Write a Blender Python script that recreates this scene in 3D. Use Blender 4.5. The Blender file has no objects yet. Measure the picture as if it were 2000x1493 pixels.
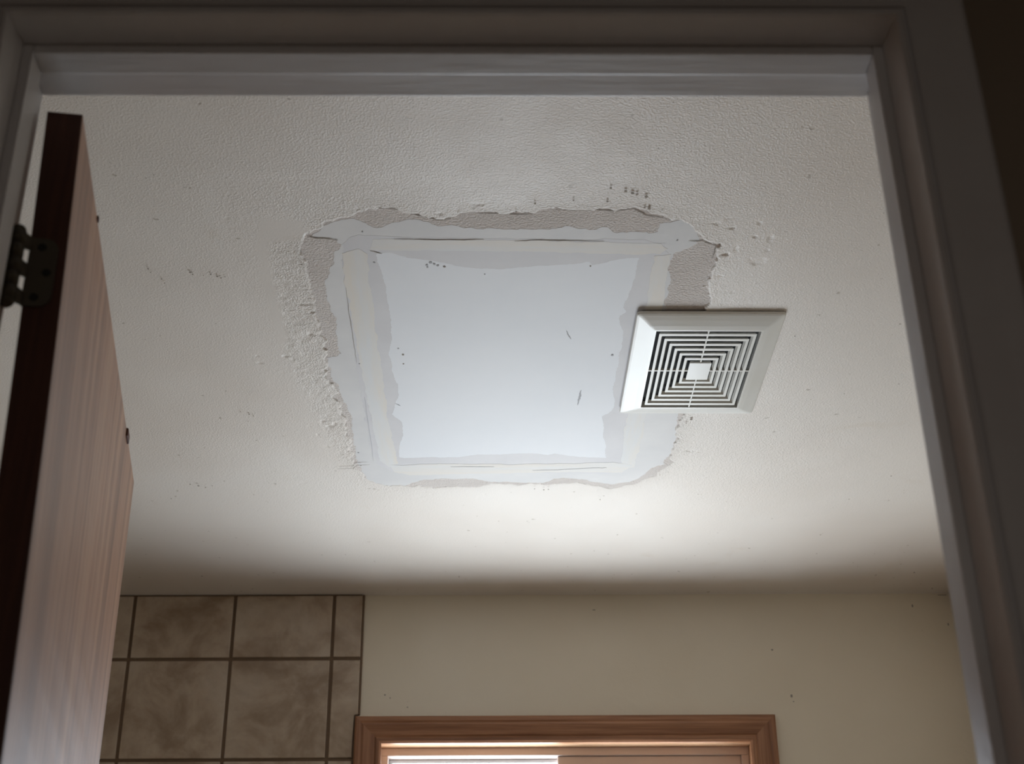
import bpy, bmesh, math, random
import numpy as np
from mathutils import Vector, Matrix

# ------------------------------------------------------------------ camera
SC = bpy.context.scene
COL = SC.collection
CZ = 1.20                                   # eye height above the floor
F_PX, PITCH, YAW, ROLL = 2911.6, 0.49804, 0.016637, -0.009145
cp, sp, cy, sy = math.cos(PITCH), math.sin(PITCH), math.cos(YAW), math.sin(YAW)
cr, sr = math.cos(ROLL), math.sin(ROLL)
FW = Vector((sy * cp, cy * cp, sp))
RT0 = Vector((cy, -sy, 0)); UP0 = RT0.cross(FW)
RT = RT0 * cr + UP0 * sr
UP = -RT0 * sr + UP0 * cr
cam_d = bpy.data.cameras.new('camera')
cam_d.sensor_fit = 'HORIZONTAL'; cam_d.sensor_width = 36
cam_d.lens = F_PX / 2000 * 36
cam_d.clip_start = .01
cam = bpy.data.objects.new('camera', cam_d); COL.objects.link(cam)
cam.matrix_world = Matrix(((RT.x, UP.x, -FW.x, 0), (RT.y, UP.y, -FW.y, 0), (RT.z, UP.z, -FW.z, CZ), (0, 0, 0, 1)))
SC.camera = cam
cam_d.dof.use_dof = True
cam_d.dof.focus_distance = 2.2
cam_d.dof.aperture_fstop = 9.0

# ------------------------------------------------------------------ daylight outside the window, exposure
W = bpy.data.worlds.new('overcast_daylight'); SC.world = W; W.use_nodes = True
nt = W.node_tree; nt.nodes.clear()
wo = nt.nodes.new('ShaderNodeOutputWorld'); bg = nt.nodes.new('ShaderNodeBackground')
tc = nt.nodes.new('ShaderNodeTexCoord'); sx = nt.nodes.new('ShaderNodeSeparateXYZ'); rp = nt.nodes.new('ShaderNodeValToRGB')
mr = nt.nodes.new('ShaderNodeMapRange'); mr.inputs[1].default_value = -1; mr.inputs[2].default_value = 1
nt.links.new(tc.outputs['Generated'], sx.inputs[0]); nt.links.new(sx.outputs[2], mr.inputs[0]); nt.links.new(mr.outputs[0], rp.inputs[0])
rp.color_ramp.elements[0].position = .16; rp.color_ramp.elements[0].color = (.76, .795, .85, 1)
rp.color_ramp.elements[1].position = .50; rp.color_ramp.elements[1].color = (.32, .345, .40, 1)
nt.links.new(rp.outputs[0], bg.inputs[0]); bg.inputs[1].default_value = 18.5
nt.links.new(bg.outputs[0], wo.inputs[0])
WORLD_STRENGTH = bg.inputs[1]

SC.view_settings.view_transform = 'Standard'
SC.view_settings.look = 'None'
SC.view_settings.gamma = 1
SC.view_settings.use_curve_mapping = False
SC.view_settings.exposure = 0.0
HALL_FILL_W = 2.3

# ------------------------------------------------------------------ measuring helpers: a sight line cut with a real plane
def ray(px, py):
    return FW * F_PX + RT * (px - 1000) + UP * (746.5 - py)
def on_z(px, py, z):                         # z relative to the eye
    r = ray(px, py); return r * (z / r.z)
def on_y(px, py, y):
    r = ray(px, py); return r * (y / r.y)

H = 1.10                                     # ceiling above the eye
YW = on_z(1000, 1162, H).y                   # far wall
XR = on_z(1855, 1161, H).x                   # right wall
XL = -1.02                                   # left wall, behind the door
ZS = 0.77                                    # door stop, underside of the head
YS = on_z(1000, 147, ZS).y
ZR = ZS + .011
YE = on_z(1000, 189, ZR).y                   # bathroom face of the door wall
YJ = on_z(1000, 103, ZS).y                   # hall face of the door wall
SL = on_y(74, 187, YS).x                     # left stop face
SR = on_y(1690, 192, YS).x + .003            # right stop face
FLOOR = -CZ

# ------------------------------------------------------------------ materials
def mat(name, base=(.8, .8, .8), rough=.5, metal=0, spec=.5):
    m = bpy.data.materials.new(name); m.use_nodes = True
    b = m.node_tree.nodes['Principled BSDF']
    b.inputs['Base Color'].default_value = (*base, 1); b.inputs['Roughness'].default_value = rough
    b.inputs['Metallic'].default_value = metal; b.inputs['Specular IOR Level'].default_value = spec
    return m, m.node_tree, b
def N(t, k, **kw):
    n = t.nodes.new(k)
    for a, v in kw.items(): setattr(n, a, v)
    return n
def coords(t, scale=(1, 1, 1), rot=(0, 0, 0)):
    c = N(t, 'ShaderNodeTexCoord'); mp = N(t, 'ShaderNodeMapping')
    mp.inputs['Scale'].default_value = scale; mp.inputs['Rotation'].default_value = rot
    t.links.new(c.outputs['Object'], mp.inputs[0]); return mp.outputs[0]
def noise(t, vec, scale, detail=3, rough=.55, dist=0):
    n = N(t, 'ShaderNodeTexNoise'); n.inputs['Scale'].default_value = scale
    n.inputs['Detail'].default_value = detail; n.inputs['Roughness'].default_value = rough
    n.inputs['Distortion'].default_value = dist
    t.links.new(vec, n.inputs['Vector']); return n.outputs['Fac']
def ramp(t, fac, stops):
    r = N(t, 'ShaderNodeValToRGB'); e = r.color_ramp.elements
    while len(e) < len(stops): e.new(.5)
    for i, (p, c) in enumerate(stops):
        e[i].position = p; e[i].color = (*c, 1) if len(c) == 3 else c
    t.links.new(fac, r.inputs[0]); return r.outputs[0]
def mix(t, fac, a, b, mode='MIX'):
    m = N(t, 'ShaderNodeMix', data_type='RGBA', blend_type=mode)
    for i, s in ((0, fac), (6, a), (7, b)):
        if isinstance(s, (int, float)): m.inputs[i].default_value = s
        elif isinstance(s, tuple): m.inputs[i].default_value = (*s, 1)
        else: t.links.new(s, m.inputs[i])
    return m.outputs[2]
def bump(t, b, h, strength, dist, prev=None):
    n = N(t, 'ShaderNodeBump')
    if isinstance(strength, (int, float)): n.inputs['Strength'].default_value = strength
    else: t.links.new(strength, n.inputs['Strength'])
    n.inputs['Distance'].default_value = dist
    t.links.new(h, n.inputs['Height'])
    if prev is not None: t.links.new(prev, n.inputs['Normal'])
    t.links.new(n.outputs[0], b.inputs['Normal']); return n.outputs[0]
def math_(t, op, a, b=0.0, clamp=False):
    m = N(t, 'ShaderNodeMath', operation=op); m.use_clamp = clamp
    for i, s in ((0, a), (1, b)):
        if isinstance(s, (int, float)): m.inputs[i].default_value = s
        else: t.links.new(s, m.inputs[i])
    return m.outputs[0]

# painted orange-peel ceiling
M_CEIL, t, b = mat('ceiling_paint', rough=.45)
v = coords(t)
big = noise(t, v, 2.2, 3)
c0 = ramp(t, big, [(.3, (.725, .655, .60)), (.6, (.785, .73, .685))])
st = ramp(t, noise(t, v, 9, 5, .6, .6), [(.64, (0, 0, 0)), (.78, (1, 1, 1))])
c1 = mix(t, math_(t, 'MULTIPLY', st, .22), c0, (.60, .49, .36))
sp1 = ramp(t, noise(t, v, 75, 2, .5), [(.735, (0, 0, 0)), (.76, (1, 1, 1))])
c2 = mix(t, math_(t, 'MULTIPLY', sp1, .5), c1, (.30, .24, .18))
t.links.new(c2, b.inputs['Base Color'])
at = N(t, 'ShaderNodeAttribute', attribute_name='relief')
fine = noise(t, v, 640, 3, .6)
mid = noise(t, v, 330, 2, .5, .1)
bumpy = ramp(t, mid, [(.42, (0, 0, 0)), (.8, (1, 1, 1))])
hh = math_(t, 'ADD', math_(t, 'MULTIPLY', fine, .6), math_(t, 'MULTIPLY', bumpy, .6))
bump(t, b, hh, at.outputs['Fac'], .0014)
rr = ramp(t, noise(t, v, 14, 3), [(.3, (.41,) * 3), (.7, (.49,) * 3)])
t.links.new(rr, b.inputs['Roughness'])

def plaster(name, ca, cb, scale, rough, bs, bscale, bd=.001, stretch=(1, 1, 1)):
    m, t, b = mat(name, rough=rough)
    v = coords(t, stretch)
    t.links.new(ramp(t, noise(t, v, scale, 4, .6), [(.35, ca), (.65, cb)]), b.inputs['Base Color'])
    if bs: bump(t, b, noise(t, coords(t), bscale, 3, .6), bs, bd)
    return m
M_SCRAPE = plaster('scraped_texture', (.66, .595, .56), (.73, .67, .64), 14, .75, .7, 300, .0035)
M_COMPOUND = plaster('joint_compound', (.655, .64, .645), (.735, .715, .71), 7, .6, .12, 60, .001)
M_SKIM = plaster('thin_skim', (.63, .61, .63), (.69, .67, .685), 9, .6, .1, 60, .001)
M_BOARD = plaster('drywall_board', (.765, .775, .815), (.80, .805, .84), 4, .6, .05, 90, .0005)
M_TAPE_X = plaster('joint_tape_across', (.745, .695, .645), (.715, .71, .715), 5, .6, .15, 80, .0006, (.8, 7, 1))
M_TAPE_Y = plaster('joint_tape_along', (.75, .69, .62), (.715, .71, .715), 5, .6, .15, 80, .0006, (7, .8, 1))
M_CRACK, _, _ = mat('crack_dust', (.34, .30, .26), .9)
M_SMUDGE, _, _ = mat('pencil_smudge', (.50, .50, .53), .8)

M_WALL, t, b = mat('cream_wall_paint', rough=.5)
v = coords(t)
c0 = ramp(t, noise(t, v, 2.5, 3), [(.3, (.71, .62, .49)), (.7, (.77, .69, .57))])
s2 = ramp(t, noise(t, v, 26, 4, .6), [(.735, (0, 0, 0)), (.79, (1, 1, 1))])
t.links.new(mix(t, math_(t, 'MULTIPLY', s2, .45), c0, (.26, .21, .15)), b.inputs['Base Color'])
bump(t, b, noise(t, v, 60, 3), .25, .0015)

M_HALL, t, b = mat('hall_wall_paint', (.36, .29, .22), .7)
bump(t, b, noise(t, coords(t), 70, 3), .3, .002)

M_TRIM, t, b = mat('white_gloss_trim', rough=.38)
v = coords(t)
t.links.new(ramp(t, noise(t, v, 6, 4), [(.3, (.70, .665, .66)), (.7, (.78, .765, .77))]), b.inputs['Base Color'])
h1 = noise(t, coords(t, (3, 30, 30)), 5, 3, .6, .5)
p1 = bump(t, b, h1, .25, .0015)
bump(t, b, noise(t, coords(t), 22, 2), .25, .002, p1)

def wood(name, dark, mid_, light, scl, rough=.4, bs=.15, coat=0):
    m, t, b = mat(name, rough=rough)
    v = coords(t, scl)
    g = noise(t, v, 1, 6, .62, .35)
    g2 = noise(t, coords(t, tuple(s * 4.5 for s in scl)), 1, 3, .6)
    c = ramp(t, g, [(.30, dark), (.5, mid_), (.68, light)])
    c = mix(t, ramp(t, g2, [(.38, (1, 1, 1)), (.56, (0, 0, 0))]), c, mix(t, .45, c, dark))
    t.links.new(c, b.inputs['Base Color'])
    bump(t, b, g2, bs, .0008)
    b.inputs['Coat Weight'].default_value = coat; b.inputs['Coat Roughness'].default_value = .28
    return m
M_DOOR = wood('door_veneer', (.21, .095, .045), (.40, .20, .105), (.53, .30, .17), (24, 18, .9), .47, .12, 0)
M_DOOR.node_tree.nodes['Principled BSDF'].inputs['Specular IOR Level'].default_value = .34
M_DOOR_EDGE = wood('door_edge_stain', (.055, .017, .009), (.08, .025, .012), (.12, .038, .02), (60, 60, 2), .75)
M_OAK_X = wood('oak_across', (.18, .07, .03), (.32, .145, .07), (.44, .215, .115), (2.0, 40, 75), .42, .2)
M_OAK_Z = wood('oak_upright', (.18, .07, .03), (.32, .145, .07), (.44, .215, .115), (75, 40, 2.0), .42, .2)
M_OAK_P = wood('oak_liner', (.55, .33, .19), (.66, .42, .26), (.74, .50, .32), (4, 30, 30), .4, .1)

M_HINGE, t, b = mat('aged_bronze', (.085, .068, .045), .5, .5)
bump(t, b, noise(t, coords(t), 400, 2), .2, .0005)
M_SCREW, _, _ = mat('dark_screw', (.015, .013, .01), .5, .6)
M_PLASTIC, t, b = mat('white_plastic', (.80, .79, .76), .32)
t.links.new(ramp(t, noise(t, coords(t), 8, 3), [(.3, (.77, .755, .71)), (.7, (.82, .815, .80))]), b.inputs['Base Color'])
M_LOUVER, _, _ = mat('white_plastic_louver', (.76, .75, .71), .4)
M_DARK, _, _ = mat('dark_housing', (.012, .012, .015), .8)
M_VINYL, _, _ = mat('vinyl_frame', (.62, .52, .48), .4)
M_SASH, _, _ = mat('white_sash', (.78, .80, .82), .35)
M_GROUT, t, b = mat('brown_grout', (.17, .11, .07), .9)
bump(t, b, noise(t, coords(t), 300, 2), .5, .001)
M_FLOOR, _, _ = mat('pale_floor_vinyl', (.60, .55, .48), .45)
M_HFLOOR, _, _ = mat('hall_carpet', (.48, .42, .37), .95)

# glazed stone-look tile
M_TILE, t, b = mat('beige_tile', rough=.3)
oi = N(t, 'ShaderNodeObjectInfo'); cc = N(t, 'ShaderNodeTexCoord'); ad = N(t, 'ShaderNodeVectorMath', operation='MULTIPLY_ADD')
gm = N(t, 'ShaderNodeNewGeometry')
v = gm.outputs['Position']
g = noise(t, v, 9, 5, .6, .4)
c = ramp(t, g, [(.36, (.31, .22, .15)), (.5, (.46, .36, .27)), (.62, (.53, .44, .35))])
g3 = ramp(t, noise(t, v, 38, 4, .6), [(.45, (0, 0, 0)), (.66, (1, 1, 1))])
c = mix(t, math_(t, 'MULTIPLY', g3, .22), c, (.29, .22, .17))
tint = ramp(t, oi.outputs['Random'], [(0, (.90, .88, .86)), (1, (1.0, 1.0, 1.0))])
c = mix(t, 1.0, c, tint, 'MULTIPLY')
t.links.new(c, b.inputs['Base Color'])
bump(t, b, noise(t, v, 30, 4), .12, .002)

M_GLASS = bpy.data.materials.new('clear_glass'); M_GLASS.use_nodes = True
t = M_GLASS.node_tree; t.nodes.clear()
o_ = N(t, 'ShaderNodeOutputMaterial'); tr = N(t, 'ShaderNodeBsdfTransparent'); gl = N(t, 'ShaderNodeBsdfGlossy'); mx = N(t, 'ShaderNodeMixShader'); fr = N(t, 'ShaderNodeLayerWeight')
tr.inputs[0].default_value = (.94, .96, .95, 1); gl.inputs['Roughness'].default_value = .02
t.links.new(math_(t, 'ADD', math_(t, 'MULTIPLY', math_(t, 'POWER', fr.outputs['Facing'], 5.0), .8), .04), mx.inputs[0]); t.links.new(tr.outputs[0], mx.inputs[1]); t.links.new(gl.outputs[0], mx.inputs[2]); t.links.new(mx.outputs[0], o_.inputs[0])

# ------------------------------------------------------------------ mesh helpers (coordinates are relative to the eye; lifted by CZ on linking)
def link_mesh(name, verts, faces, m, parent=None, smooth=False):
    me = bpy.data.meshes.new(name); me.from_pydata([tuple(v) for v in verts], [], faces); me.update()
    return link(name, me, m, parent, smooth)
def link(name, me, m, parent=None, smooth=False):
    if m is not None: me.materials.append(m)
    if smooth: me.polygons.foreach_set('use_smooth', [True] * len(me.polygons))
    o = bpy.data.objects.new(name, me); COL.objects.link(o)
    if parent is not None: o.parent = parent
    else: o.location.z = CZ
    return o
def link_bm(name, bm, m, parent=None, smooth=False):
    bmesh.ops.recalc_face_normals(bm, faces=bm.faces[:])
    me = bpy.data.meshes.new(name); bm.to_mesh(me); bm.free()
    return link(name, me, m, parent, smooth)
def empty(name, loc):
    o = bpy.data.objects.new(name, None); COL.objects.link(o)
    o.empty_display_size = .05
    o.location = (loc[0], loc[1], loc[2] + CZ); return o
def off(parent, o):                          # mesh was written in eye coordinates: undo the parent's own offset
    o.location = (-parent.location.x, -parent.location.y, CZ - parent.location.z); return o
def tag(o, label=None, cat=None, kind=None, group=None):
    if label: o['label'] = label
    if cat: o['category'] = cat
    if kind: o['kind'] = kind
    if group: o['group'] = group
    return o
def box_bm(x0, x1, y0, y1, z0, z1, bev=0, seg=1, bm=None):
    nb = bmesh.new()
    bmesh.ops.create_cube(nb, size=1)
    for v_ in nb.verts:
        v_.co = Vector(((x0 + x1) / 2 + v_.co.x * (x1 - x0), (y0 + y1) / 2 + v_.co.y * (y1 - y0), (z0 + z1) / 2 + v_.co.z * (z1 - z0)))
    if bev: bmesh.ops.bevel(nb, geom=nb.edges[:], offset=bev, segments=seg, affect='EDGES', profile=.6)
    if bm is None: return nb
    me = bpy.data.meshes.new('tmp'); nb.to_mesh(me); nb.free(); bm.from_mesh(me); bpy.data.meshes.remove(me); return bm
def part_box(name, dims, m, parent, bev=0, seg=1):
    return off(parent, link_bm(name, box_bm(*dims, bev=bev, seg=seg), m, parent))

# ------------------------------------------------------------------ the shell
WT = .105
def struct(name, bm, m, label):
    o = link_bm(name, bm, m); tag(o, label, None, 'structure'); return o
struct('floor', box_bm(XL - WT, XR + WT, YJ + .02, YW + WT, FLOOR - .05, FLOOR), M_FLOOR, 'pale bathroom floor beyond the doorway')
struct('wall_right', box_bm(XR, XR + WT, YE, YW + WT, FLOOR, H + .02), M_WALL, 'cream painted bathroom wall on the right')
struct('wall_left', box_bm(XL - WT, XL, YE, YW + WT, FLOOR, H + .02), M_WALL, 'cream painted bathroom wall hidden behind the open door')

# far wall with the window opening
CT = .016                                    # casing thickness
YC = YW - CT
wxo0 = on_y(693, 1396, YC).x; wxo1 = on_y(1513, 1395, YC).x; wzo = on_y(1100, 1396, YC).z
wxi0 = on_y(744, 1452, YC).x; wxi1 = on_y(1467, 1452, YC).x; wzi = on_y(1100, 1449, YC).z
CW = (wxi0 - wxo0 + wxo1 - wxi1) / 2
WH = .85                                     # window height
wzb = wzi - WH
RV = .006
hx0, hx1, hz0, hz1 = wxi0 - RV, wxi1 + RV, wzb - RV, wzi + RV
bm = bmesh.new()
for d in ((XL - WT, hx0 - .012), (hx1 + .012, XR + WT)): box_bm(*d, YW, YW + WT, FLOOR, H + .02, bm=bm)
box_bm(hx0 - .012, hx1 + .012, YW, YW + WT, hz1 + .012, H + .02, bm=bm)
box_bm(hx0 - .012, hx1 + .012, YW, YW + WT, FLOOR, hz0 - .012, bm=bm)
wall_back = struct('wall_back', bm, M_WALL, 'cream far wall with beige tiles at left and the window below')

# tiles on the far wall, left of the window
TP = .2065; GR = .0065; TT = .009
gx = [-.7377 - TP - .001, -.7377, -.5300, -.3245, on_y(708, 1180, YW - TT).x + .002]
gx[0] = gx[1] - TP
gz = [H + .001, .9600, .7540]
while gz[-1] > -.55: gz.append(gz[-1] - TP)
random.seed(4)
cols = [(XL + .004, gx[0])] + list(zip(gx[:-1], gx[1:]))
xt_end = gx[-1] - .002
grout = link_bm('grout', box_bm(XL, xt_end - .001, YW - TT + .0035, YW, gz[-1], H - .001), M_GROUT, wall_back); grout.location = (0, 0, 0)
for ri in range(len(gz) - 1):
    for ci, (a, c_) in enumerate(cols):
        x0, x1 = a + GR / 2, c_ - GR / 2
        if ci == 4: x1 = xt_end
        z1, z0 = gz[ri] - GR / 2, gz[ri + 1] + GR / 2
        if ri == 0: z1 = H - .0045
        top_cut = ci == 4 and z0 < wzo
        j = random.uniform(-.0007, .0007)
        bm = box_bm(x0, x1, YW - TT + j, YW - .0005, z0, z1, bev=.0022, seg=2)
        if top_cut:                                  # this column is notched round the window casing
            xc, zc_ = wxo0 - .0035, wzo + .004
            bm.free()
            if z1 > zc_: pts = [(x0, z0), (xc, z0), (xc, zc_), (x1, zc_), (x1, z1), (x0, z1)]
            else: pts = [(x0, z0), (xc, z0), (xc, z1), (x0, z1)]
            bm = bmesh.new(); n_ = len(pts)
            va = [bm.verts.new((p[0], YW - TT + j, p[1])) for p in pts]; vb = [bm.verts.new((p[0], YW - .0005, p[1])) for p in pts]
            bm.faces.new(va); bm.faces.new(list(reversed(vb)))
            for k in range(n_): bm.faces.new((va[k], vb[k], vb[(k + 1) % n_], va[(k + 1) % n_]))
            bmesh.ops.bevel(bm, geom=[e for e in bm.edges if all(v_.co.y < YW - .004 for v_ in e.verts)], offset=.0015, segments=1, affect='EDGES')
        o = link_bm('tile', bm, M_TILE, wall_back)
        o.location = (0, 0, 0)
# caulk bead along the right edge of the tiled field
o = link_bm('caulk', box_bm(xt_end - .0002, xt_end + .004, YW - TT * .55, YW, wzo + .004, H - .001, bev=.001), M_GROUT, wall_back); o.location = (0, 0, 0)

# ------------------------------------------------------------------ window
win = empty('window_1', ((wxo0 + wxo1) / 2, YW, wzb)); tag(win, 'small oak-trimmed window with bright daylight below the cream wall', None, 'structure')
# profiled oak casing, mitred: u outwards from the inner edge, d out of the wall
OPROF = [(0, 0), (0, .009), (.004, .0125), (.010, .0125), (.0125, .011), (.016, .0135), (.036, .016), (.040, .0145), (.044, .016), (CW - .003, .016), (CW, .014), (CW, 0)]
def casing_sides(prof, x0, x1, z1, z0, yw, closed=False):
    """mitred pieces round an opening: left, head, right (and sill when closed)"""
    def ring(k):
        u, d = prof[k]
        pts = [(x0 - u, z0 - (u if closed else 0)), (x0 - u, z1 + u), (x1 + u, z1 + u), (x1 + u, z0 - (u if closed else 0))]
        return [(p[0], yw - d, p[1]) for p in pts]
    R_ = [ring(k) for k in range(len(prof))]
    out = []
    for s in range(4 if closed else 3):
        vs, fs = [], []
        for r in R_: vs += [r[s], r[(s + 1) % 4]]
        n = len(prof)
        for k in range(n - 1): fs.append((2 * k, 2 * k + 1, 2 * k + 3, 2 * k + 2))
        fs.append((2 * (n - 1), 2 * n - 1, 1, 0))
        fs.append(tuple(2 * k for k in range(n))); fs.append(tuple(2 * k + 1 for k in reversed(range(n))))
        out.append((vs, fs))
    return out
def solid(vs, fs):
    bm = bmesh.new(); V_ = [bm.verts.new(p) for p in vs]
    for f in fs: bm.faces.new([V_[i] for i in f])
    return bm
for (vs, fs), m in zip(casing_sides(OPROF, wxi0, wxi1, wzi, wzb, YW, True), (M_OAK_Z, M_OAK_X, M_OAK_Z, M_OAK_X)):
    off(win, link_bm('oak_casing', solid(vs, fs), m, win))
# oak liner boards inside the opening
LD = .050
for d in ((hx0 - .012, hx1 + .012, YW - .001, YW + WT, hz1, hz1 + .012), (hx0 - .012, hx1 + .012, YW - .001, YW + WT, hz0 - .012, hz0),
          (hx0 - .012, hx0, YW - .001, YW + WT, hz0, hz1), (hx1, hx1 + .012, YW - .001, YW + WT, hz0, hz1)):
    part_box('window_jamb', d, M_OAK_P, win, .001)
# vinyl frame
yf = YW + LD
FT = .0165
def frame_parts(name, x0, x1, z0, z1, y0, y1, w, m, parent, wb=None, ws=None):
    ws = ws or w
    part_box(name, (x0, x1, y0, y1, z1 - w, z1), m, parent, .0012)
    part_box(name, (x0, x1, y0, y1, z0, z0 + (wb or w)), m, parent, .0012)
    part_box(name, (x0, x0 + ws, y0, y1, z0 + (wb or w), z1 - w), m, parent, .0012)
    part_box(name, (x1 - ws, x1, y0, y1, z0 + (wb or w), z1 - w), m, parent, .0012)
frame_parts('vinyl_frame', hx0, hx1, hz0, hz1, yf, yf + .050, FT, M_VINYL, win)
xm = on_y(1090, 1484, yf + .03).x
# left sash (outer track) and right sash (inner track, deeper rail)
frame_parts('sash', hx0 + FT, xm + .006, hz0 + FT, hz1 - FT, yf + .028, yf + .046, .008, M_SASH, win)
frame_parts('sash', xm - .002, hx1 - FT, hz0 + FT, hz1 - FT, yf + .006, yf + .024, .036, M_VINYL, win, ws=.036)
part_box('pane', (hx0 + FT + .009, xm - .003, yf + .035, yf + .039, hz0 + FT + .009, hz1 - FT - .009), M_GLASS, win)
part_box('pane', (xm + .033, hx1 - FT - .035, yf + .013, yf + .017, hz0 + FT + .035, hz1 - FT - .035), M_GLASS, win)

# light portal in the window opening (guides the sampling of the outside daylight, adds none)
pl = bpy.data.lights.new('window_portal', 'AREA'); pl.shape = 'RECTANGLE'; pl.size = hx1 - hx0; pl.size_y = hz1 - hz0
pl.cycles.is_portal = True
po = bpy.data.objects.new('window_portal', pl); COL.objects.link(po)
po.location = ((hx0 + hx1) / 2, YW + WT + .01, (hz0 + hz1) / 2 + CZ); po.rotation_euler = (math.radians(-90), 0, 0)

# ------------------------------------------------------------------ ceiling: a paint coat with real relief and a torn hole round the repair
def pix_poly(pts, z=H): return np.array([(lambda p: (p.x, p.y))(on_z(a, c_, z)) for a, c_ in pts])
SCRAPED = [(700, 412), (740, 403), (775, 405), (800, 413), (835, 421), (862, 427), (880, 424), (900, 415), (935, 413), (960, 414), (985, 412), (1012, 416), (1040, 415),
           (1055, 409), (1085, 405), (1120, 408), (1160, 406), (1200, 409), (1238, 404), (1262, 417), (1285, 421), (1325, 426), (1352, 437), (1372, 455), (1378, 470), (1398, 476),
           (1392, 500), (1388, 530), (1380, 560), (1378, 590), (1385, 620), (1380, 700), (1345, 780), (1331, 805), (1325, 830), (1316, 862), (1306, 905), (1285, 922), (1262, 934), (1238, 944), (1205, 951),
           (1190, 957), (1165, 948), (1130, 941), (1095, 944), (1062, 947), (1035, 942), (1010, 946), (990, 943), (975, 940), (955, 945), (930, 950), (880, 950), (845, 951), (800, 949), (765, 948),
           (735, 943), (712, 933), (700, 915), (690, 890), (686, 860), (682, 825), (668, 800), (655, 768), (644, 735), (636, 700), (640, 670), (628, 640), (618, 600), (610, 560), (600, 520), (594, 480), (598, 462), (612, 450), (640, 432), (672, 422)]
SMOOTH = [(508, 428), (545, 424), (588, 430), (604, 448), (585, 466), (540, 470), (524, 480), (530, 530), (545, 580), (560, 640), (566, 665), (548, 668), (528, 620), (512, 560), (505, 500), (500, 455)]
ROUGH = [(524, 470), (600, 470), (612, 560), (640, 690), (690, 830), (704, 930), (640, 860), (585, 740), (556, 640), (536, 560)]
PS, PSM, PR = pix_poly(SCRAPED), pix_poly(SMOOTH), pix_poly(ROUGH)
def sdf(P, X, Y):
    d = np.full(X.shape, 1e9); s = np.zeros(X.shape, bool)
    n = len(P)
    for i in range(n):
        ax, ay = P[i]; bx, by = P[(i + 1) % n]
        ex, ey = bx - ax, by - ay; wx, wy = X - ax, Y - ay
        k = np.clip((wx * ex + wy * ey) / (ex * ex + ey * ey + 1e-12), 0, 1)
        d = np.minimum(d, np.hypot(wx - k * ex, wy - k * ey))
        c_ = ((ay <= Y) != (by <= Y)) & (X < ax + ex * (Y - ay) / (ey if abs(ey) > 1e-12 else 1e-12))
        s ^= c_
    return np.where(s, -d, d)
def vnoise(X, Y, scale, seed):
    r = np.random.RandomState(seed).rand(256, 256)
    x, y = X * scale, Y * scale; xi, yi = np.floor(x).astype(int), np.floor(y).astype(int)
    fx, fy = x - xi, y - yi; fx, fy = fx * fx * (3 - 2 * fx), fy * fy * (3 - 2 * fy)
    g = lambda a, c_: r[a % 256, c_ % 256]
    return (g(xi, yi) * (1 - fx) + g(xi + 1, yi) * fx) * (1 - fy) + (g(xi, yi + 1) * (1 - fx) + g(xi + 1, yi + 1) * fx) * fy
def sstep(a, c_, x): k = np.clip((x - a) / (c_ - a), 0, 1); return k * k * (3 - 2 * k)
fx0, fx1 = PS[:, 0].min() - .12, PS[:, 0].max() + .06
fy0, fy1 = PS[:, 1].min() - .08, PS[:, 1].max() + .05
def axis(a, f0, f1, b_, st):
    return np.unique(np.concatenate([np.linspace(a, f0, 30), np.arange(f0, f1, st), np.linspace(f1, b_, 30)]))
ax_ = axis(XL, fx0, fx1, XR, .0019); ay_ = axis(YE - .02, fy0, fy1, YW, .0021)
X, Y = np.meshgrid(ax_, ay_, indexing='xy')
wob = (vnoise(X, Y, 55, 1) - .5) * .010 + (vnoise(X, Y, 150, 2) - .5) * .006
dS = sdf(PS, X, Y) + wob
coat = sstep(-.0004, .0022, dS)
infine = sstep(0, .03, np.minimum(np.minimum(X - fx0, fx1 - X), np.minimum(Y - fy0, fy1 - Y)))
dR = sdf(PR, X, Y) + wob; dM = sdf(PSM, X, Y) + wob
rough = sstep(.006, -.004, dR); smooth = sstep(.006, -.006, dM)
near = np.exp(-np.clip(dS, 0, 1) / .02)
lump = (vnoise(X, Y, 130, 5) - .5) * .7 + (vnoise(X, Y, 240, 6) - .5) * .45
pit = sstep(.80, .95, vnoise(X, Y, 95, 8)) * sstep(.5, .8, vnoise(X, Y, 12, 9))
t_ = .0026 + .0007 * near + infine * (1 - smooth) * (lump * (.00012 + .0010 * rough + .0004 * near) - pit * .0016 * (1 + near))
t_ *= (.78 + .3 * vnoise(X, Y, 7, 11)) * infine + 1 - infine
Z = H - t_ * coat + (1 - coat) * .0015
t_ *= 1 - .72 * sstep(2.2, 2.38, Y)
Z = H - t_ * coat + (1 - coat) * .0015
rel = (.42 + .5 * rough + .45 * near) * (1 - .85 * smooth) * (.55 + .9 * vnoise(X, Y, 4, 21))
far = sstep(2.35, 2.62, Y); rel *= 1 - .72 * far
nx, ny = len(ax_), len(ay_)
verts = np.stack([X, Y, Z], -1).reshape(-1, 3).astype(np.float32)
ii = (np.arange(ny - 1)[:, None] * nx + np.arange(nx - 1)[None, :]).ravel()
quads = np.stack([ii, ii + nx, ii + nx + 1, ii + 1], 1).astype(np.int32)
me = bpy.data.meshes.new('ceiling')
me.vertices.add(len(verts)); me.vertices.foreach_set('co', verts.ravel())
me.loops.add(quads.size); me.loops.foreach_set('vertex_index', quads.ravel())
me.polygons.add(len(quads)); me.polygons.foreach_set('loop_start', np.arange(0, quads.size, 4, dtype=np.int32))
me.polygons.foreach_set('loop_total', np.full(len(quads), 4, np.int32))
me.update(calc_edges=True)
a_ = me.attributes.new('relief', 'FLOAT', 'POINT'); a_.data.foreach_set('value', rel.ravel().astype(np.float32))
ceiling = link('ceiling', me, M_CEIL, None, True)
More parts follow.
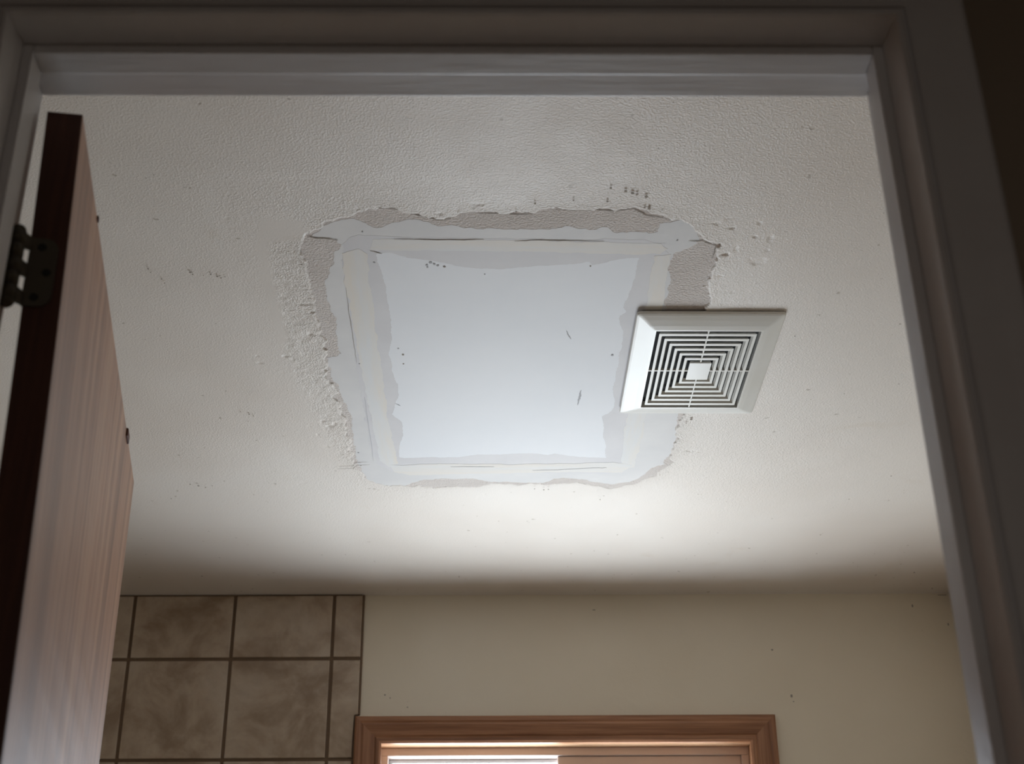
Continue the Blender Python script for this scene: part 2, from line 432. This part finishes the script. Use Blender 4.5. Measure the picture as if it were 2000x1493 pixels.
tag(ceiling, 'off-white textured bathroom ceiling with a torn paint edge round the repair', None, 'structure')
deck = link_bm('ceiling_deck', box_bm(XL - WT, XR + WT, YE - .02, YW + WT, H + .004, H + .06), M_SCRAPE, ceiling); deck.location = (0, 0, 0)

# the repair: thin real layers, each lower than the last
patch = empty('drywall_patch', (-.05, 1.95, H)); tag(patch, 'unpainted square drywall ceiling repair with taped and skimmed joints', 'ceiling patch')
def layer(name, pts, zlow, m, rag=.0015, seed=0, step=.004, label=None, thick=.00012):
    P = pix_poly([(p_[0], p_[1] + (6 if name == 'joint_compound' and p_[1] > 922 else 0)) for p_ in pts]); rs = np.random.RandomState(seed); out = []
    n = len(P)
    for i in range(n):
        a, c_ = P[i], P[(i + 1) % n]; L = np.linalg.norm(c_ - a); k = max(1, int(L / step))
        nrm = np.array([c_[1] - a[1], a[0] - c_[0]]) / (L + 1e-9)
        for j in range(k):
            p = a + (c_ - a) * j / k
            w = (vnoise(p[0:1], p[1:2], 60, seed + 3)[0] - .5) * 2 * rag * 1.6 + rs.uniform(-1, 1) * rag * .55
            out.append(p + nrm * w)
    bm = bmesh.new(); vs = [bm.verts.new((p[0], p[1], H - zlow)) for p in out]
    f = bm.faces.new(vs)
    r = bmesh.ops.extrude_face_region(bm, geom=[f])
    for v_ in [g_ for g_ in r['geom'] if isinstance(g_, bmesh.types.BMVert)]: v_.co.z += thick
    bmesh.ops.triangulate(bm, faces=[f_ for f_ in bm.faces if len(f_.verts) > 4])
    o = off(patch, link_bm(name, bm, m, patch))
    if label: o['label'] = label
    return o
layer('scraped_plaster', [(p[0] + (p[0] - 1000) * .02, p[1] + (p[1] - 700) * .03) for p in SCRAPED], .0004, M_SCRAPE, 0, 1, .02, 'rough pinkish scraped border')
COMP = [(606, 462), (622, 450), (642, 436), (668, 430), (690, 428), (720, 436), (745, 444), (765, 436), (792, 430), (820, 432), (850, 438), (900, 444), (950, 447), (1010, 446), (1060, 447), (1110, 444), (1150, 445), (1186, 444),
        (1198, 453), (1230, 455), (1268, 457), (1284, 452), (1288, 436), (1310, 430), (1334, 430), (1350, 438), (1364, 450), (1368, 468), (1352, 478), (1332, 490), (1314, 494), (1309, 520), (1304, 560), (1299, 605), (1290, 700), (1310, 790), (1324, 806),
        (1318, 850), (1306, 890), (1296, 908), (1268, 916), (1250, 926), (1228, 936), (1196, 941), (1160, 936), (1120, 928), (1085, 930), (1060, 938), (1020, 936), (985, 934), (950, 934), (915, 930), (870, 929), (825, 930), (800, 938), (785, 946),
        (758, 944), (735, 940), (714, 930), (704, 915), (696, 890), (690, 850), (684, 822), (680, 790), (664, 765), (650, 740), (641, 712), (637, 697), (655, 696), (668, 690), (660, 655), (652, 622), (640, 590), (634, 560), (640, 535), (650, 515), (654, 490), (662, 478), (650, 466), (628, 466)]
layer('joint_compound', COMP, .0006, M_COMPOUND, .0028, 2, label='smooth grey joint compound')
RING = [(668, 476), (700, 456), (760, 462), (1000, 466), (1250, 468), (1300, 474), (1305, 500), (1282, 604), (1262, 700), (1240, 806), (1236, 850), (1224, 905), (1190, 925), (1000, 922), (800, 926), (765, 922), (735, 905), (715, 830), (700, 740), (685, 640), (672, 540)]
layer('skim_coat', RING, .00072, M_SKIM, .0018, 3, label='greyer thin skim band')
layer('joint_tape', [(728, 466), (900, 466), (1100, 470), (1290, 476), (1306, 486), (1290, 496), (1150, 494), (1000, 490), (850, 489), (722, 488)], .00084, M_TAPE_X, .0012, 5, label='cream tape along the near joint')
layer('joint_tape', [(668, 494), (700, 486), (716, 496), (722, 560), (735, 650), (748, 740), (758, 820), (778, 905), (760, 912), (742, 900), (722, 800), (702, 700), (684, 600), (672, 540)], .00088, M_TAPE_Y, .0012, 6, label='yellowish tape along the left joint')
layer('joint_tape', [(1278, 500), (1310, 496), (1300, 560), (1292, 620), (1270, 700), (1262, 800), (1255, 850), (1238, 912), (1212, 914), (1218, 850), (1226, 806), (1240, 700), (1262, 600)], .00092, M_TAPE_Y, .0012, 7, label='cream tape along the right joint')
layer('joint_tape', [(762, 908), (850, 906), (1000, 907), (1120, 905), (1200, 902), (1232, 908), (1215, 922), (1100, 922), (950, 924), (800, 928), (770, 922)], .00096, M_TAPE_X, .0012, 8, label='pale tape along the far joint')
BOARD = [(736, 494), (760, 493), (775, 496), (800, 503), (835, 507), (868, 513), (900, 520), (935, 523), (970, 525), (1000, 523), (1035, 520), (1070, 518), (1108, 515), (1150, 511), (1156, 518), (1180, 514), (1200, 508), (1225, 503), (1248, 503), (1242, 522),
         (1240, 545), (1232, 562), (1228, 580), (1220, 590), (1217, 600), (1222, 608), (1208, 616), (1210, 630), (1216, 644), (1217, 665), (1211, 690), (1207, 715), (1203, 740), (1196, 760), (1200, 775), (1200, 795), (1190, 806), (1177, 814), (1178, 850), (1182, 872), (1184, 894),
         (1150, 893), (1110, 890), (1082, 886), (1070, 889), (1050, 886), (1010, 885), (970, 887), (930, 888), (890, 893), (840, 893), (790, 895), (779, 893), (782, 870), (786, 848), (784, 825), (766, 809), (773, 790), (778, 772), (776, 750), (770, 735), (765, 715), (760, 690), (765, 660), (764, 625), (757, 585), (752, 555), (742, 525)]
layer('drywall_board', BOARD, .00076, M_BOARD, .0012, 9, .003, label='clean bluish white board')
# hairline cracks, pits and scuffs of the repair
def sliver(name, pts, w, m, seed=0, zlow=.0013, label=None, parent=patch):
    P = pix_poly(pts); rs = np.random.RandomState(seed); Q = []
    for i in range(len(P) - 1):
        for k in range(6): Q.append(P[i] + (P[i + 1] - P[i]) * k / 6)
    Q.append(P[-1]); Q = np.array(Q); n = len(Q)
    Q[1:-1] += rs.uniform(-.0006, .0006, (n - 2, 2))
    vs = []
    for i in range(n):
        d = Q[min(i + 1, n - 1)] - Q[max(i - 1, 0)]; d = d / (np.linalg.norm(d) + 1e-9); nn = np.array([-d[1], d[0]])
        ww = w * (.25 + .75 * math.sin(math.pi * (i + .3) / (n - .4))) * rs.uniform(.5, 1)
        for s in (1, -1):
            q = Q[i] + nn * ww * s / 2; vs.append((q[0], q[1], H - zlow)); vs.append((q[0], q[1], H - zlow + .0002))
    fs = []
    for i in range(n - 1):
        a = 4 * i; c_ = a + 4
        fs += [(a, a + 2, c_ + 2, c_), (a + 1, c_ + 1, c_ + 3, a + 3), (a, c_, c_ + 1, a + 1), (a + 2, a + 3, c_ + 3, c_ + 2)]
    fs += [(0, 1, 3, 2), (4 * n - 4, 4 * n - 2, 4 * n - 1, 4 * n - 3)]
    o = off(parent, link_bm(name, solid(vs, fs), m, parent))
    return o
sliver('crack', [(600, 461), (618, 464), (642, 465), (660, 468)], .0030, M_CRACK, 1)
sliver('crack', [(770, 466), (830, 467), (900, 468), (945, 467)], .0016, M_CRACK, 2)
sliver('crack', [(1005, 470), (1050, 468), (1100, 469), (1180, 470)], .0018, M_CRACK, 3)
sliver('crack', [(723, 489), (735, 492), (746, 494)], .0016, M_CRACK, 4)
sliver('crack', [(676, 560), (682, 610), (690, 660), (697, 708)], .0010, M_CRACK, 5)
sliver('crack', [(712, 775), (720, 830), (730, 900)], .0009, M_SMUDGE, 6)
sliver('crack', [(660, 912), (690, 911), (697, 905), (722, 904)], .0018, M_CRACK, 7, .0042)
sliver('crack', [(880, 911), (930, 911), (965, 911)], .0014, M_SMUDGE, 8)
sliver('crack', [(1040, 918), (1090, 917), (1160, 913), (1185, 913)], .0012, M_SMUDGE, 9)
sliver('crack', [(1345, 470), (1362, 470), (1378, 469)], .0018, M_CRACK, 10)
sliver('crack', [(1306, 430), (1330, 426), (1352, 438), (1368, 452)], .0030, M_SMUDGE, 11, .0012)
sliver('scuff', [(1135, 762), (1132, 775), (1128, 790)], .0040, M_SMUDGE, 12)
sliver('scuff', [(773, 788), (782, 792)], .0012, M_SMUDGE, 13)
sliver('scuff', [(1106, 645), (1110, 655), (1115, 662)], .0020, M_SMUDGE, 14)
def pock(px, py, r, m=M_SMUDGE, seed=0, zlow=.0013, parent=patch, name='pock_mark'):
    c_ = pix_poly([(px, py)])[0]; rs = np.random.RandomState(seed); n = 9; vs = []
    for z in (H - zlow, H - zlow + .0005):
        for i in range(n):
            a = 2 * math.pi * i / n; rr_ = r * (.7 + .3 * ((i * 7 + seed) % 5) / 4)
            vs.append((c_[0] + rr_ * math.cos(a), c_[1] + rr_ * 1.15 * math.sin(a), z))
    fs = [tuple(range(n)), tuple(range(n, 2 * n))] + [(i, (i + 1) % n, n + (i + 1) % n, n + i) for i in range(n)]
    off(parent, link_bm(name, solid(vs, fs), m, parent))
for i, (px, py, r) in enumerate([(1196, 693, .0026), (778, 680, .0016), (787, 692, .0021), (788, 710, .0014), (731, 512, .0016), (834, 517, .0022), (841, 512, .0026), (848, 515, .0022), (855, 518, .0020), (868, 520, .0020), (835, 521, .0017), (947, 535, .0011), (1153, 519, .0012), (702, 710, .0012), (587, 455, .0022), (708, 452, .0014), (1323, 469, .0014), (700, 884, .0018)]):
    pock(px, py, r, M_CRACK if i in (2, 3, 9, 12, 14) else M_SMUDGE, i)

for i, (px, py, r) in enumerate([(290, 520, .0014), (295, 527, .0010), (316, 540, .0013), (322, 548, .0010), (372, 527, .0018), (377, 531, .0014), (398, 533, .0009), (412, 531, .0014), (425, 535, .0018), (432, 538, .0013), (440, 536, .0010),
        (470, 800, .0013), (487, 805, .0017), (495, 808, .0012), (395, 1122, .0014), (335, 970, .0014), (372, 942, .0016), (388, 945, .0022), (402, 948, .0016), (415, 945, .0012), (1193, 362, .0018), (1222, 368, .0022), (1235, 372, .0024), (1244, 374, .0020), (1262, 379, .0024),
        (1268, 402, .0026), (1259, 400, .0016), (1186, 388, .0018), (1120, 386, .0014), (1045, 392, .0016), (1008, 408, .0012), (1552, 652, .0010), (1062, 953, .0016), (1044, 951, .0011), (1071, 952, .0014), (1172, 972, .0013), (1740, 926, .0012), (1785, 1115, .0022), (1820, 1146, .0018), (590, 512, .0014), (705, 905, .0016), (1350, 815, .0026), (1340, 822, .0014)]):
    pock(px, py, r, M_CRACK, i, .0046, ceiling, 'paint_chip')
for a_, c_ in ((1, 7), (8, 13), (14, 22), (23, 27)):
    sliver('torn_edge', [(p[0], p[1] + 2.5) for p in SCRAPED[a_:c_]], .0022, M_CRACK, a_, .0012)
for i, (px, py, w_, h_) in enumerate([(1546, 1360, .004, .006), (1550, 1371, .003, .002), (1782, 1184, .003, .006), (1852, 1220, .003, .005), (752, 1358, .003, .003), (762, 1364, .002, .003), (796, 1382, .003, .002), (1160, 1192, .006, .002), (1508, 1270, .004, .003), (1840, 1163, .018, .0015)]):
    p = on_y(px, py, YW); o = link_bm('paint_chip', box_bm(p.x - w_ / 2, p.x + w_ / 2, YW - .0007, YW, p.z - h_ / 2, p.z + h_ / 2, bev=.0003), M_CRACK, wall_back); o.location = (0, 0, 0)

# ------------------------------------------------------------------ exhaust vent
q = [on_z(a, c_, H - .003) for a, c_ in ((1240, 608), (1531, 606), (1473, 803), (1213, 803))]
vx0 = (q[0].x + q[3].x) / 2; vx1 = (q[1].x + q[2].x) / 2; vy0 = (q[0].y + q[1].y) / 2; vy1 = (q[2].y + q[3].y) / 2
vcx, vcy = (vx0 + vx1) / 2, (vy0 + vy1) / 2; hw, hl = (vx1 - vx0) / 2, (vy1 - vy0) / 2
vent = empty('exhaust_vent', (vcx, vcy, H - .0042)); tag(vent, 'white plastic rectangular fan grille overlapping the patch corner', 'vent')
vent.rotation_euler.z = math.radians(.4)
def rect(w, l, z, r=0, n=4):
    pts = []
    for cx_, cy_, a0 in ((w - r, l - r, 0), (-w + r, l - r, 90), (-w + r, -l + r, 180), (w - r, -l + r, 270)):
        if r == 0: pts.append((cx_, cy_, z)); continue
        for k in range(n + 1):
            a = math.radians(a0 + 90 * k / n); pts.append((cx_ + r * math.cos(a), cy_ + r * math.sin(a), z))
    return pts
def loft(rings, cap0=False, cap1=False, close=False):
    bm = bmesh.new(); R_ = [[bm.verts.new(p) for p in r] for r in rings]; n = len(R_[0])
    pairs = list(zip(R_, R_[1:])) + ([(R_[-1], R_[0])] if close else [])
    for a, c_ in pairs:
        for i in range(n): bm.faces.new((a[i], a[(i + 1) % n], c_[(i + 1) % n], c_[i]))
    if cap0: bm.faces.new(R_[0])
    if cap1: bm.faces.new(R_[-1])
    return bm
GW, GL, GD = hw - .0305, hl - .0365, .0118    # grille half sizes, depth below the rim
R8 = .006
fr_ = [rect(GW, GL, 0, .0006), rect(hw, hl, 0, R8), rect(hw + .0002, hl + .0002, -.0022, R8), rect(hw - .0010, hl - .0010, -.0038, R8), rect(hw - .004, hl - .004, -.0050, R8 * .9), rect(hw - .012, hl - .013, -.0075, .005),
       rect(GW + .010, GL + .012, -.0102, .004), rect(GW + .003, GL + .0035, -.0116, .002), rect(GW, GL, -GD, .0006)]
o = link_bm('cover_frame', loft(fr_, close=True), M_PLASTIC, vent)
for p_ in o.data.polygons: p_.use_smooth = False
NS = 7; pad = .215; pit_ = (1 - pad) / (NS - 1 + .56)
for i in range(1, NS):
    f1 = 1 - pit_ * (i - 1) - pit_ * .56; f0 = 1 - pit_ * i
    w1, l1, w0, l0 = GW * f1, GL * f1, GW * f0, GL * f0
    tx, ty, bh = .0022, .0030, .0050
    rg = [rect(w1, l1, -GD + .0004), rect(w0, l0, -GD + .0004), rect(w0 - tx, l0 - ty, -GD + bh), rect(w1 - tx, l1 - ty, -GD + bh)]
    link_bm('louver_ring', loft(rg, close=True), M_LOUVER, vent)
pw, pl_ = GW * pad, GL * pad
link_bm('center_pad', loft([rect(pw, pl_, -GD - .0006, .001), rect(pw, pl_, -GD + .001, .001), rect(pw - .0015, pl_ - .002, -GD + .005, .001)], True, True), M_PLASTIC, vent)
link_bm('crossbar', box_bm(-.0010, .0010, -GL, GL, -GD + .0006, -GD + .004), M_LOUVER, vent)
link_bm('crossbar', box_bm(-GW, GW, -.0014, .0014, -GD + .0006, -GD + .004), M_LOUVER, vent)
link_bm('fan_housing', loft([rect(GW + .004, GL + .004, -.0004), rect(GW - .002, GL - .002, -.0003), rect(GW - .002, GL - .002, .0015), rect(GW + .004, GL + .004, .0015)], False, False, True), M_DARK, vent)
link_bm('dark_duct', box_bm(-GW - .001, GW + .001, -GL - .001, GL + .001, -.0003, .0010), M_DARK, vent)

# ------------------------------------------------------------------ door wall, frame and casing
bm = bmesh.new()
JT = .018
ox0, ox1, oz1 = SL - .011 - JT, SR + .011 + JT, ZR + JT
HX0, HX1, HY0 = -1.15, 1.25, -1.6
box_bm(min(HX0, XL - WT), ox0, YJ, YE, FLOOR, H + .02, bm=bm); box_bm(ox1, max(HX1, XR + WT), YJ, YE, FLOOR, H + .02, bm=bm); box_bm(ox0, ox1, YJ, YE, oz1, H + .02, bm=bm)
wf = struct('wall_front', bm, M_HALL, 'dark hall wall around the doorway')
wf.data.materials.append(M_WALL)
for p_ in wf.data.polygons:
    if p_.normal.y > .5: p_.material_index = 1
# hall behind the camera
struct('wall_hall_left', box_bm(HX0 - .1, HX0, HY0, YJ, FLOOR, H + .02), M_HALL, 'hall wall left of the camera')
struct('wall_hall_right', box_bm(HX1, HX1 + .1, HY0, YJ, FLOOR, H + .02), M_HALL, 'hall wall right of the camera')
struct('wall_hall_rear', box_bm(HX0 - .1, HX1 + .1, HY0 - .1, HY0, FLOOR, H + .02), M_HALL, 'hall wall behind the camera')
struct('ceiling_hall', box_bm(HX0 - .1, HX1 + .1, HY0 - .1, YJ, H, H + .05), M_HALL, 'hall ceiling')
struct('floor_hall', box_bm(HX0 - .1, HX1 + .1, HY0 - .1, YJ + .02, FLOOR - .05, FLOOR), M_HFLOOR, 'hall floor')

fr0 = empty('door_2', ((SL + SR) / 2, YJ, FLOOR)); tag(fr0, 'white painted door frame and moulded casing round the doorway', None, 'structure')
B = .0015
def lean(o):                                 # the right side of the old frame is a few millimetres out of plumb
    for v_ in o.data.vertices:
        if v_.co.x > .1: v_.co.x += .0085 * max(0, ZR - v_.co.z)
    return o
# jambs (rebated behind the stop) and stops
part_box('jamb', (ox0, SL - .011, YJ, YE, FLOOR, oz1), M_TRIM, fr0, B)
lean(part_box('jamb', (SR + .011, ox1, YJ, YE, FLOOR, oz1), M_TRIM, fr0, B))
part_box('head_jamb', (SL - .011, SR + .011, YJ, YE, ZR, oz1), M_TRIM, fr0, B, 2)
part_box('stop', (SL - .011, SL, YJ + .0002, YS, FLOOR, ZR), M_TRIM, fr0, B, 2)
lean(part_box('stop', (SR, SR + .011, YJ + .0002, YS, FLOOR, ZR), M_TRIM, fr0, B, 2))
part_box('stop', (SL, SR, YJ + .0002, YS, ZS, ZR), M_TRIM, fr0, B, 2)
CO = on_y(1935, 250, YJ - .03).x - SR
PROF = [(.0077, 0), (.0077, .002), (.0085, .0045), (.0098, .0075), (.0106, .011), (.0110, .015), (.0112, .028), (.0120, .0312), (.0138, .0325), (.0160, .0322), (.0172, .0305), (.0176, .0285), (.0190, .0285), (.0196, .0312), (.0215, .0325),
        (.045, .0330), (.060, .0340), (CO - .010, .0335), (CO - .004, .0320), (CO - .001, .0285), (CO, .024), (CO, 0)]
for (vs, fs), nm in zip(casing_sides(PROF, SL, SR, ZS, FLOOR, YJ), ('side_casing', 'head_casing', 'side_casing')):
    o = lean(off(fr0, link_bm(nm, solid(vs, fs), M_TRIM, fr0)))

# ------------------------------------------------------------------ wooden door, open into the bathroom
ZD = .765
c0, c1, c2 = on_z(162, 222, ZD), on_z(262, 942, ZD), on_z(100, 217, ZD)
d_ = Vector((c1.x - c0.x, c1.y - c0.y, 0)); DL = d_.length; d_.normalize()
nrm = Vector((d_.y, -d_.x, 0))                # out of the visible face
TH = min(max(abs((c2 - c0).dot(nrm)) - .003, .028), .040)
door = empty('door_1', (c0.x, c0.y, FLOOR)); tag(door, 'wood-veneered door standing open at the left of the doorway', None, 'structure')
door.rotation_euler.z = math.atan2(d_.y, d_.x)     # local +x runs along the door, local -y is the visible face
DH = ZD - FLOOR
TG = Vector((1, 0, 0))
def warp(bm):                                # the old door is slightly twisted towards the hinge edge
    for k in range(12):
        z = DH - .05 * (k + .5)
        bmesh.ops.bisect_plane(bm, geom=bm.verts[:] + bm.edges[:] + bm.faces[:], plane_co=(0, 0, z), plane_no=(0, 0, 1))
    for v_ in bm.verts: v_.co.y -= TWIST(v_.co.x, v_.co.z)
    return bm
def TWIST(x, z):
    h = max(0, DH - z); return .020 * math.tanh(h * .037 / .020) * (1 - max(0, x) / DL)
slab = link_bm('slab', warp(box_bm(.0008, DL, 0, TH, .008, DH, bev=.0012, seg=2)), M_DOOR, door)
slab.data.materials.append(M_DOOR_EDGE)
for p_ in slab.data.polygons:
    if abs(p_.normal.x) > .9 or abs(p_.normal.z) > .9: p_.material_index = 1
tag(link_bm('edge_strip', warp(box_bm(-.0002, .0012, .0006, TH - .0006, .010, DH - .002)), M_DOOR_EDGE, door), 'dark red-brown stained hinge edge')
# splinter standing on the top edge, and a small chip nearer the hinge
tt = (on_z(248, 845, ZD) - c0).dot(d_)
link_bm('splinter', box_bm(tt - .011, tt + .011, -.0022, .0012, DH - .0095, DH + .0006, bev=.0006), M_DOOR_EDGE, door)
tt2 = (on_z(191, 425, ZD) - c0).dot(d_)
link_bm('splinter', box_bm(tt2 - .003, tt2 + .003, -.0016, .0010, DH - .004, DH + .0004, bev=.0005), M_DOOR_EDGE, door)
# hinge: barrel at the far corner of the edge, one leaf let into the door edge, one into the jamb
HM = door.matrix_basis.copy()
hz1 = on_y(84, 472, c0.y).z; hz0_ = on_y(60, 603, c0.y).z
hc = (hz1 + hz0_) / 2 - FLOOR; hh_ = (hz1 - hz0_) / 2
by = TH + .0088; bx = -.0085                  # barrel axis in door coordinates
def cyl(x, y, z0, z1, r, seg=20, bm=None):
    bm = bm or bmesh.new()
    m4 = Matrix.Translation((x, y, (z0 + z1) / 2))
    bmesh.ops.create_cone(bm, cap_ends=True, segments=seg, radius1=r, radius2=r, depth=z1 - z0, matrix=m4); return bm
def hinge(zc):
    kn = hh_ * 2 / 5
    first = link_bm('hinge', cyl(bx, by, zc - hh_ - .001, zc + hh_ + .001, .0042), M_HINGE, door, True)
    tag(first, 'dark bronze hinge')
    for k in range(5):
        link_bm('hinge_knuckle', cyl(bx, by, zc - hh_ + kn * k + .0004, zc - hh_ + kn * (k + 1) - .0004, .0066), M_HINGE, first, True)
    for z in (zc + hh_ + .001, zc - hh_ - .001):
        bm = bmesh.new(); bmesh.ops.create_uvsphere(bm, u_segments=16, v_segments=8, radius=.0062, matrix=Matrix.Translation((bx, by, z)) @ Matrix.Diagonal((1, 1, .8, 1)))
        link_bm('hinge_tip', bm, M_HINGE, first, True)
    # door leaf with rounded corners on the hinge edge (plane x = const)
    def leaf(y0, y1, x, th=.0016, r=.010):
        pts = []
        for cy_, cz_, a0 in ((y1, zc + hh_, 90), (y1, zc - hh_, 180)): pts.append((cy_, cz_))
        ring = [(y1, zc + hh_), (y1, zc - hh_)]
        for k in range(7):
            a = math.radians(-90 - 90 * k / 6); ring.append((y0 + r + r * math.cos(a), zc - hh_ + r + r * math.sin(a)))
        for k in range(7):
            a = math.radians(180 - 90 * k / 6); ring.append((y0 + r + r * math.cos(a), zc + hh_ - r + r * math.sin(a)))
        return loft([[(x, p[0], p[1]) for p in ring], [(x - th, p[0], p[1]) for p in ring]], True, True)
    link_bm('hinge_leaf', leaf(.0065, TH, -.0001), M_HINGE, first)
    for k in (0, 2, 4):                       # straps from the leaf to its own knuckles
        z0, z1 = zc - hh_ + kn * k + .0004, zc - hh_ + kn * (k + 1) - .0004
        bm = bmesh.new(); V_ = [bm.verts.new(p) for p in ((-.0001, TH - .002, z0), (-.0017, TH - .002, z0), (bx - .001, by - .0062, z0), (bx + .004, by - .004, z0),
                                                            (-.0001, TH - .002, z1), (-.0017, TH - .002, z1), (bx - .001, by - .0062, z1), (bx + .004, by - .004, z1))]
        for f in ((0, 1, 2, 3), (4, 7, 6, 5), (0, 4, 5, 1), (1, 5, 6, 2), (2, 6, 7, 3), (3, 7, 4, 0)): bm.faces.new([V_[i] for i in f])
        link_bm('hinge_strap', bm, M_HINGE, first)
    for (dy, dz) in ((.016, hh_ * .74), (.010, 0), (.016, -hh_ * .74)):
        bm = bmesh.new(); bmesh.ops.create_cone(bm, cap_ends=True, segments=16, radius1=.0036, radius2=.0030, depth=.0009, matrix=Matrix.Translation((-.0020, dy + .003, zc + dz)) @ Matrix.Rotation(math.radians(-90), 4, 'Y'))
        link_bm('screw', bm, M_SCREW, first)
hinge(hc)
hinge(.30)
for h_ in [o for o in door.children if o.name.startswith('hinge')]:
    zc = sum(v_.co.z for v_ in h_.data.vertices) / len(h_.data.vertices)
    h_.location.y -= TWIST(0, zc)
# leaf on the jamb rebate, reaching the barrel
bw = Matrix.Rotation(door.rotation_euler.z, 4, 'Z') @ Vector((bx, by, 0)) + Vector((c0.x, c0.y, 0))
for zc in (hc, .30):
    z = zc + FLOOR
    bm = box_bm(SL - .0111, SL - .0095, YS + .002, YE, z - hh_, z + hh_)
    box_bm(min(SL - .0111, bw.x - .002), max(SL - .0095, bw.x + .002), YE - .0003, max(YE + .0016, bw.y), z - hh_, z + hh_, bm=bm)
    off(fr0, link_bm('hinge_leaf', bm, M_HINGE, fr0))

# ------------------------------------------------------------------ weak unseen fill light, added behind the camera to brighten the door casing
hl_ = bpy.data.lights.new('hall_fill', 'AREA'); hl_.shape = 'DISK'; hl_.size = .3; hl_.energy = HALL_FILL_W; hl_.color = (1, .93, .86)
ho = bpy.data.objects.new('hall_fill', hl_); COL.objects.link(ho); ho.location = (.1, -.7, H + CZ - .03)
